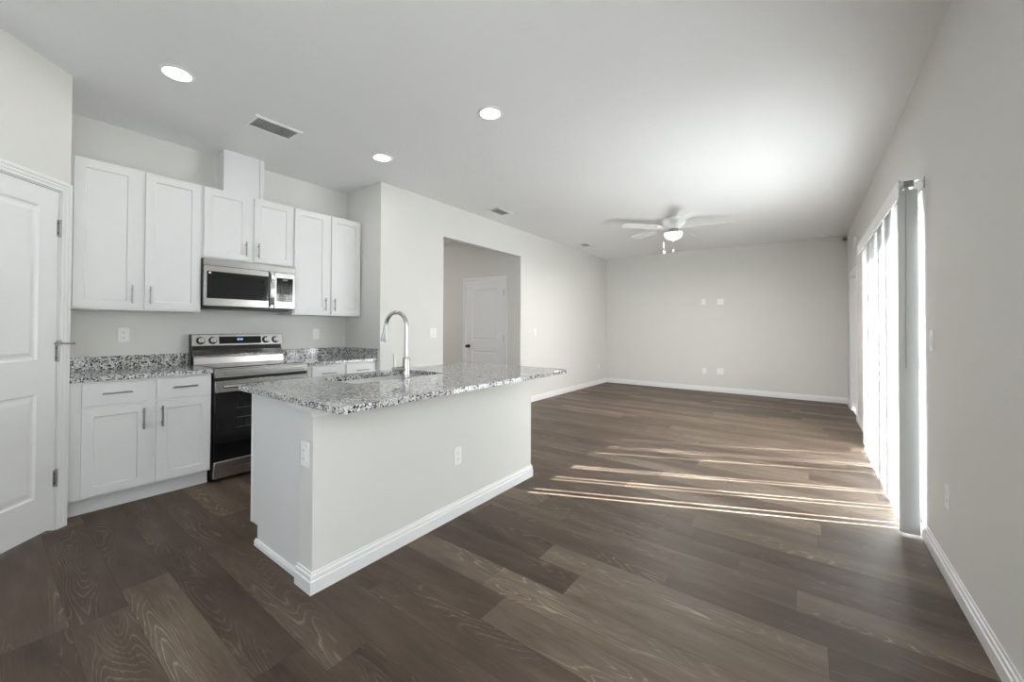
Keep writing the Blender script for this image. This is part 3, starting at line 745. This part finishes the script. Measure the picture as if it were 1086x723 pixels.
# island top with a cut-out for the sink
GX0, GX1, GY0, GY1 = -2.630, -1.548, 0.928, 2.965
SX0, SX1, SY0_, SY1_ = -2.505, -2.125, 1.375, 2.125
def plate_with_hole(outer, inner, z0, z1):
    mb = MB(); bm = mb.bm
    top = []
    for loop in (outer, inner):
        vs = [bm.verts.new((x, y, z1)) for x, y in loop]
        es = [bm.edges.new((vs[i], vs[(i + 1) % len(vs)])) for i in range(len(vs))]
        top.append((vs, es))
    bmesh.ops.triangle_fill(bm, use_beauty=True, use_dissolve=False, edges=top[0][1] + top[1][1])
    faces = [f for f in bm.faces]
    r = bmesh.ops.extrude_face_region(bm, geom=faces)
    vs = [g for g in r['geom'] if isinstance(g, bmesh.types.BMVert)]
    bmesh.ops.translate(bm, verts=vs, vec=(0, 0, z0 - z1))
    return mb
ct = plate_with_hole(roundrect(GX0, GX1, GY0, GY1, 0.03, 5), roundrect(SX0, SX1, SY0_, SY1_, 0.04, 5), 0.884, 0.914).build('island_countertop', 'granite', bevel=0.003)
tag(ct, 'grey speckled granite top of the island with an undermount sink cut-out', 'countertop')

# sink bowl under the cut-out
t = thing('kitchen_sink', 'undermount stainless sink set below the island top', 'sink', (-2.31, 1.75, 0.70))
sk = MB(); bm = sk.bm
o = roundrect(SX0 - 0.006, SX1 + 0.006, SY0_ - 0.006, SY1_ + 0.006, 0.045, 5)
def loopz(pts, z): return [bm.verts.new((x, y, z)) for x, y in pts]
fl = roundrect(SX0 - 0.02, SX1 + 0.02, SY0_ - 0.02, SY1_ + 0.02, 0.05, 5)
ins = roundrect(SX0 + 0.012, SX1 - 0.012, SY0_ + 0.012, SY1_ - 0.012, 0.06, 5)
ls = [loopz(fl, 0.8835), loopz(o, 0.8835), loopz(o, 0.72), loopz(ins, 0.695)]
for a, b in zip(ls, ls[1:]):
    for i in range(len(a)): bm.faces.new([a[i], a[(i + 1) % len(a)], b[(i + 1) % len(a)], b[i]])
bm.faces.new(ls[-1])
b_ = sk.build('bowl', 'sink', t, smooth=True)
md_ = b_.modifiers.new('solid', 'SOLIDIFY'); md_.thickness = 0.0012; md_.offset = -1
MB().lathe([(0, 0.004), (0.030, 0.004), (0.045, 0.002), (0.050, 0.0)], (-2.31, 1.75, 0.6955)).build('drain', 'chrome', t, smooth=True)

# faucet
FX, FY = -2.070, 1.715
t = thing('faucet', 'stainless gooseneck pull-down faucet on the island', 'faucet', (FX, FY, 0.914))
MB().lathe([(0, 0.0), (0.030, 0.0), (0.030, 0.006), (0.0255, 0.010), (0.0235, 0.012), (0.0235, 0.135), (0.020, 0.142), (0, 0.142)], (FX, FY, 0.914)).build('body', 'chrome', t, smooth=True)
arc = []
RA = 0.088; zt = 1.263
dirx, diry = -0.985, -0.17
for i in range(6): arc.append((FX, FY, 1.05 + (zt - 1.05) * i / 5))
for i in range(1, 19):
    a = PI * i / 18 * 0.96
    s_ = RA * (1 - math.cos(a)); arc.append((FX + dirx * s_, FY + diry * s_, zt + RA * math.sin(a)))
MB().tube(arc, 0.0125, n=16).build('spout', 'chrome', t, smooth=True)
e_ = Vector(arc[-1]); dv_ = (Vector(arc[-1]) - Vector(arc[-2])).normalized()
h1 = e_ + dv_ * 0.006; h2 = e_ + dv_ * 0.045; h3 = e_ + dv_ * 0.115
MB().tube([h1, h2, h3, h3 + dv_ * 0.004], [0.0135, 0.0155, 0.0195, 0.0165], n=20).build('spray_head', 'chrome', t, smooth=True)
vy = FY - 0.018
MB().cyl((FX, vy, 0.982), (FX - 0.010, FY - 0.098, 0.982), 0.0165, 0.0165, 20).build('valve', 'chrome', t, smooth=True, bevel=0.002)
MB().tube([(FX - 0.009, FY - 0.085, 0.992), (FX - 0.010, FY - 0.087, 1.03), (FX - 0.010, FY - 0.092, 1.085)], [0.006, 0.0055, 0.005], n=10).build('lever', 'chrome', t, smooth=True)

# ------------------------------------------------------------------ wall plates
def outlet_proto(label, loc, rotz, group):
    t = thing('outlet', label, 'outlet', loc, group, rotz)
    mb = MB(); mb.mprism(lambda u, v, w: (w, u, v), roundrect(-0.0355, 0.0355, -0.0575, 0.0575, 0.005, 3), 0, 0.0055)
    mb.build('cover_plate', 'plate', t, bevel=0.0015, local=True)
    for s in (-1, 1):
        r = MB(); r.mprism(lambda u, v, w: (w, u, v), roundrect(-0.017, 0.017, 0.0195 * s - 0.0145, 0.0195 * s + 0.0145, 0.009, 4), 0.0055, 0.0075)
        rc = r.build('receptacle', 'plate', t, bevel=0.0006, local=True)
        k = MB(); z = 0.0195 * s
        k.box(0.0074, 0.0078, -0.0075, -0.0055, z - 0.001, z + 0.008); k.box(0.0074, 0.0078, 0.0055, 0.0075, z, z + 0.007)
        k.cyl((0.0074, 0, z - 0.0075), (0.0078, 0, z - 0.0075), 0.0025, n=10)
        k.build('slot', 'slot', rc, local=True)
    MB().cyl((0.0055, 0, 0), (0.0068, 0, 0), 0.003, n=10).build('screw', 'plate', t, local=True)
    return t
def switch_proto(label, loc, rotz, n, group=None):
    t = thing('light_switch', label, 'switch', loc, group, rotz)
    hw = 0.0355 + 0.023 * (n - 1)
    mb = MB(); mb.mprism(lambda u, v, w: (w, u, v), roundrect(-hw, hw, -0.0575, 0.0575, 0.005, 3), 0, 0.0055)
    mb.build('cover_plate', 'plate', t, bevel=0.0015, local=True)
    for i in range(n):
        u = (i - (n - 1) / 2) * 0.046
        r = MB(); r.hexa([(0.0055, u - 0.0165, -0.033), (0.0055, u + 0.0165, -0.033), (0.0055, u + 0.0165, 0.033), (0.0055, u - 0.0165, 0.033),
                          (0.0105, u - 0.0165, -0.033), (0.0105, u + 0.0165, -0.033), (0.0075, u + 0.0165, 0.033), (0.0075, u - 0.0165, 0.033)])
        r.build('rocker', 'plate', t, bevel=0.0008, local=True)
    return t
EX, EW, EN, ES = 0.0, PI, PI / 2, -PI / 2
o1 = outlet_proto('white outlet on the kitchen wall above the worktop left of the range', (XK, 0.719, 1.181), EX, 'kitchen wall outlets')
def outlet(label, loc, rotz, group=None):
    o = copy_tree(o1); o.location = loc; o.rotation_euler = (0, 0, rotz); o['label'] = label
    if group: o['group'] = group
    elif 'group' in o: del o['group']
    return o
outlet('white outlet on the kitchen wall right of the range', (XK, 2.318, 1.173), EX, 'kitchen wall outlets')
outlet('white outlet on the long front of the island', (IX1, 1.965, 0.398), EX, 'island outlets')
outlet('white outlet near the floor on the right wall', (XR, 2.978, 0.415), EW)
outlet('white outlet low on the living-room left wall near the far corner', (XL, 8.505, 0.39), EX)
outlet('upper white outlet on the far wall', (-1.629, YF, 1.79), ES, 'far wall plates')
outlet('lower white outlet on the far wall, left one', (-1.614, YF, 0.405), ES, 'far wall plates')
# ground-fault outlet on the island end
t = thing('outlet', 'white rectangular-faced outlet on the near end of the island', 'outlet', (-1.912, IY0, 0.640), 'island outlets', ES)
mb = MB(); mb.mprism(lambda u, v, w: (w, u, v), roundrect(-0.036, 0.036, -0.0585, 0.0585, 0.005, 3), 0, 0.006); mb.build('cover_plate', 'plate', t, bevel=0.0015, local=True)
rc = MB().box(0.006, 0.009, -0.0165, 0.0165, -0.033, 0.033).build('receptacle', 'plate', t, bevel=0.0008, local=True)
MB().box(0.009, 0.0105, -0.008, 0.008, -0.0045, 0.0045).build('reset_button', 'plate', rc, local=True)
for z in (-0.022, 0.018):
    k = MB(); k.box(0.0089, 0.0093, -0.0075, -0.0055, z - 0.003, z + 0.005); k.box(0.0089, 0.0093, 0.0055, 0.0075, z - 0.003, z + 0.005)
    k.build('slot', 'slot', rc, local=True)
switch_proto('white double rocker switch left of the hall opening', (XL, 3.463, 1.183), EX, 2)
switch_proto('white single switch right of the hall opening', (XL, 5.83, 1.18), EX, 1)
switch_proto('white rocker switch on the right wall beside the blind', (XR, 3.273, 1.192), EW, 1)
def blank_plate(label, loc):
    t = thing('cable_plate', label, 'wall plate', loc, 'far wall plates', ES)
    mb = MB(); mb.mprism(lambda u, v, w: (w, u, v), roundrect(-0.058, 0.058, -0.0575, 0.0575, 0.005, 3), 0, 0.0055); mb.build('cover_plate', 'plate', t, bevel=0.0015, local=True)
    for u in (-0.023, 0.023): MB().cyl((0.0055, u, 0), (0.014, u, 0), 0.0055, n=12).build('jack', 'plate', t, local=True)
    return t
blank_plate('upper white double cable plate on the far wall', (-1.327, YF, 1.785))
blank_plate('lower white double cable plate on the far wall, right one', (-1.329, YF, 0.415))
# small devices near the far right corner
t = thing('door_chime', 'small white oval plate high on the right wall above the far doorway', 'door chime', (XR, 7.474, 2.452), None, EW)
mb = MB(); mb.mprism(lambda u, v, w: (w, u, v), [(0.055 * math.cos(i * PI / 12), 0.09 * math.sin(i * PI / 12)) for i in range(24)], 0, 0.022); mb.build('cover', 'plate', t, bevel=0.005, local=True)
t = thing('motion_sensor', 'tiny grey sensor in the far right corner under the ceiling', 'sensor', (XR - 0.03, YF - 0.03, 2.74))
MB().lathe([(0, 0), (0.022, 0.002), (0.034, 0.022), (0.034, 0.050), (0.024, 0.068), (0, 0.070)], (XR - 0.036, YF - 0.036, 2.735), 20).build('body', 'sensor', t, smooth=True)
MB().cyl((XR - 0.040, YF - 0.062, 2.77), (XR - 0.042, YF - 0.074, 2.768), 0.015, 0.012, 14).build('lens', 'slot', t, smooth=True)
t = thing('smoke_detector', 'white round smoke detector on the ceiling near the far right corner', 'smoke detector', (0.258, 8.70, H))
MB().lathe([(0, 0), (0.068, 0), (0.068, -0.012), (0.060, -0.026), (0.030, -0.034), (0, -0.034)], (0.258, 8.70, H)).build('body', 'plate', t, smooth=True)

# ------------------------------------------------------------------ ceiling fixtures
def downlight(label, x, y):
    t = thing('recessed_light', label, 'ceiling light', (x, y, H), 'recessed ceiling lights')
    MB().lathe([(0.072, -0.001), (0.074, -0.006), (0.088, -0.006), (0.096, -0.003), (0.098, 0.0)], (0, 0, 0), 40).build('trim_ring', 'plate', t, smooth=True, local=True)
    MB().lathe([(0, -0.004), (0.073, -0.004), (0.073, -0.001), (0, -0.001)], (0, 0, 0), 40).build('diffuser', 'lamp', t, smooth=False, local=True)
    return t
l1 = downlight('lit recessed ceiling light nearest the pantry door', -3.136, 0.751)
for lab, x, y in (('lit recessed ceiling light over the island, rightmost of three', -1.852, 2.310), ('lit recessed ceiling light in front of the return wall', -3.150, 2.303)):
    c = copy_tree(l1); c.location = (x, y, H); c['label'] = lab
LAMPS = [(-3.136, 0.751), (-1.852, 2.310), (-3.150, 2.303)]
for i, (x, y) in enumerate(LAMPS):
    d = bpy.data.lights.new('downlight_beam', 'AREA'); d.shape = 'DISK'; d.size = 0.14; d.energy = 1.8; d.color = (1, 0.97, 0.92)
    o = bpy.data.objects.new('downlight_beam', d); C.objects.link(o); o.location = (x, y, H - 0.012)

d = bpy.data.lights.new('hall_fill_light', 'AREA'); d.shape = 'DISK'; d.size = 0.3; d.energy = 17; d.color = (1, 0.97, 0.93)
o = bpy.data.objects.new('hall_fill_light', d); C.objects.link(o); o.location = (-5.7, 3.4, H - 0.03)  # added unseen light without a fixture, brightens the hall

def ceiling_vent(label, x, y, lx, ly):
    t = thing('ceiling_vent', label, 'vent', (x, y, H), 'white ceiling vents')
    fr = MB(); b = 0.028
    for (z0, z1, ex) in ((-0.004, 0.0, 0.0), (-0.010, -0.004, 0.008)):
        fr.box(-lx / 2 + ex, lx / 2 - ex, -ly / 2 + ex, -ly / 2 + b, z0, z1); fr.box(-lx / 2 + ex, lx / 2 - ex, ly / 2 - b, ly / 2 - ex, z0, z1)
        fr.box(-lx / 2 + ex, -lx / 2 + b, -ly / 2 + b, ly / 2 - b, z0, z1); fr.box(lx / 2 - b, lx / 2 - ex, -ly / 2 + b, ly / 2 - b, z0, z1)
    fr.build('frame', 'plate', t, local=True)
    MB().box(-lx / 2 + b, lx / 2 - b, -ly / 2 + b, ly / 2 - b, -0.0015, 0.0).build('backing', 'vent_dark', t, local=True)
    n = int((lx - 2 * b) / 0.022)
    for i in range(n):
        x0 = -lx / 2 + b + 0.005 + i * (lx - 2 * b) / n
        m = MB(); m.hexa([(x0 + 0.009, -ly / 2 + b, -0.009), (x0 + 0.0105, -ly / 2 + b, -0.009), (x0 + 0.0105, ly / 2 - b, -0.009), (x0 + 0.009, ly / 2 - b, -0.009),
                          (x0, -ly / 2 + b, -0.001), (x0 + 0.0015, -ly / 2 + b, -0.001), (x0 + 0.0015, ly / 2 - b, -0.001), (x0, ly / 2 - b, -0.001)])
        m.build('louver', 'plate', t, local=True)
    return t
ceiling_vent('white louvered ceiling vent above the kitchen, nearest the range', -3.375, 1.433, 0.235, 0.36)
ceiling_vent('white louvered ceiling vent in front of the hall opening', -3.32, 4.355, 0.22, 0.36)
ceiling_vent('small white ceiling vent farthest back near the left wall', -3.335, 7.09, 0.21, 0.30)

# ceiling fan
FCX, FCY = -1.52, 6.17
t = thing('ceiling_fan', 'white five-blade hugger ceiling fan with lit bowl light', 'ceiling fan', (FCX, FCY, H))
fc = (FCX, FCY, H)
MB().lathe([(0, 0), (0.150, 0), (0.158, -0.012), (0.160, -0.060), (0.150, -0.085), (0.128, -0.112), (0.112, -0.135), (0.085, -0.145), (0, -0.145)], fc, 40).build('motor_housing', 'plate', t, smooth=True)
MB().lathe([(0, -0.140), (0.062, -0.140), (0.066, -0.165), (0.072, -0.195), (0.098, -0.205), (0.118, -0.212), (0, -0.212)], fc, 36).build('light_fitter', 'hinge', t, smooth=True)
MB().lathe([(0.122, -0.208)] + [(0.125 * math.cos(i * PI / 2 / 10), -0.214 - 0.098 * math.sin(i * PI / 2 / 10)) for i in range(10)] + [(0, -0.312)], fc, 36).build('light_bowl', 'bowl', t, smooth=True)
for k, ang in enumerate((-134, -62, 10, 82, 154)):
    a = math.radians(ang); ca, sa = math.cos(a), math.sin(a)
    pt_ = math.radians(12)
    def fB(u, v, w, ca=ca, sa=sa):
        vy_ = v * math.cos(pt_) - w * math.sin(pt_); vz = v * math.sin(pt_) + w * math.cos(pt_)
        return (FCX + ca * u - sa * vy_, FCY + sa * u + ca * vy_, H - 0.130 + vz)
    out = [(0.20, -0.050), (0.30, -0.058), (0.55, -0.066), (0.74, -0.068)]
    tip = [(0.74 + 0.05 * math.sin(i * PI / 8), -0.068 * math.cos(i * PI / 8)) for i in range(1, 8)]
    poly = out + tip + [(u, -v) for u, v in out[::-1]]
    bl = MB().mprism(fB, poly, -0.003, 0.003).build('blade', 'plate', t, bevel=0.001)
    MB().mprism(fB, [(0.09, -0.018), (0.17, -0.020), (0.22, -0.042), (0.27, -0.030), (0.28, 0.0), (0.27, 0.030), (0.22, 0.042), (0.17, 0.020), (0.09, 0.018)], -0.009, -0.0035).build('blade_iron', 'plate', bl, bevel=0.001)
for dx, dy, ln in ((-0.125, -0.03, 0.26), (0.03, -0.128, 0.28)):
    c_ = MB().cyl((FCX + dx, FCY + dy, H - 0.20), (FCX + dx, FCY + dy, H - 0.20 - ln), 0.0014, n=6).build('pull_chain', 'hinge', t)
    MB().lathe([(0, 0), (0.008, -0.006), (0.010, -0.018), (0.006, -0.032), (0, -0.034)], (FCX + dx, FCY + dy, H - 0.20 - ln), 12).build('chain_pull', 'plate', c_, smooth=True)
d = bpy.data.lights.new('fan_lamp', 'AREA'); d.shape = 'DISK'; d.size = 0.22; d.energy = 43; d.color = (1, 0.97, 0.92)
o = bpy.data.objects.new('fan_lamp', d); C.objects.link(o); o.location = (FCX, FCY, H - 0.318)

# ------------------------------------------------------------------ vertical blind
VX = 0.500
t = thing('vertical_blind', 'white vertical blind with valance, mostly closed over the sliding door', 'blind', (VX, 4.65, 0))
MB().box(0.452, 0.457, 3.425, 5.915, 2.060, 2.166).build('valance', 'plate', t, bevel=0.001)
MB().box(0.478, 0.522, 3.435, 5.905, 2.118, 2.150).build('headrail', 'nickel', t, bevel=0.002)
for y in (3.438, 4.65, 5.90):
    b_ = MB(); b_.box(0.457, XR, y - 0.010, y + 0.010, 2.150, 2.154); b_.box(XR - 0.003, XR, y - 0.012, y + 0.012, 2.100, 2.165); b_.box(0.457, 0.460, y - 0.012, y + 0.012, 2.105, 2.165)
    b_.build('bracket', 'nickel', t)
VW, VH0, VH1 = 0.089, 0.015, 2.108
def vane(y, phi, x=VX):
    c, s_ = math.cos(phi), math.sin(phi)
    mb = MB(); n = 6; v = []
    for j, z in enumerate((VH0, VH1)):
        row = []
        for i in range(n + 1):
            q = (i / n - 0.5) * VW; bow = 0.004 * (1 - (2 * i / n - 1) ** 2)
            row.append(mb.bm.verts.new((x + q * s_ + bow * c, y + q * c - bow * s_, z)))
        v.append(row)
    for i in range(n): mb.bm.faces.new([v[0][i], v[0][i + 1], v[1][i + 1], v[1][i]])
    o = mb.build('vane', 'vane', t, smooth=True)
    MB().box(x - 0.004, x + 0.004, y - 0.002, y + 0.002, VH1 - 0.004, 2.120).build('clip', 'plate', o)
    return o
# the first vane stands square to the wall, the rest overlap with thin gaps where the sun gets through
for y_ in (3.470, 3.476, 3.482, 3.488): vane(y_, math.radians(90))
SUNT = 0.97 / 2.116      # sun's y-drift per metre of x
gaps = [(3.585, 0.010), (3.668, 0.008), (3.915, 0.006), (3.985, 0.008), (4.265, 0.008), (4.32, 0.007), (4.81, 0.007), (5.02, 0.006), (5.09, 0.005), (5.43, 0.005)]
start = 3.520; ends = [(g - w_ / 2, g + w_ / 2) for g, w_ in gaps] + [(5.89, 5.90)]
for (e0, e1) in ends:
    L_ = e0 - start
    n_ = max(1, math.ceil((L_ - 0.089) / 0.074) + 1)
    if n_ == 1:
        phi = math.acos(max(min(L_ / 0.0935, 1), 0.2)) if L_ < 0.0935 else 0.05
        # cover exactly the stretch the sun sees
        best = min((abs(VW * (math.cos(p) - math.sin(p) * SUNT) - L_), p) for p in [math.radians(k * 0.5) for k in range(-50, 160)])
        vane((start + e0) / 2, best[1])
    else:
        phi = math.radians(-9 + random.uniform(-3, 3)); cov = VW * (math.cos(phi) - math.sin(phi) * SUNT)
        a_, b_ = start + cov / 2, e0 - cov / 2
        for i in range(n_): vane(a_ + (b_ - a_) * i / (n_ - 1), phi)
    start = e1
for y_ in (4.13, 4.52, 4.95, 5.24):      # extra vanes added in stacks to darken grey lines into the blind
    for k in range(3): vane(y_ + 0.004 * k, math.radians(-4), VX - 0.010 - 0.007 * k)
wd = MB(); wd.cyl((0.485, 3.430, 2.11), (0.480, 3.430, 1.02), 0.0035, n=8); wd.build('wand', 'wand', t, smooth=True)
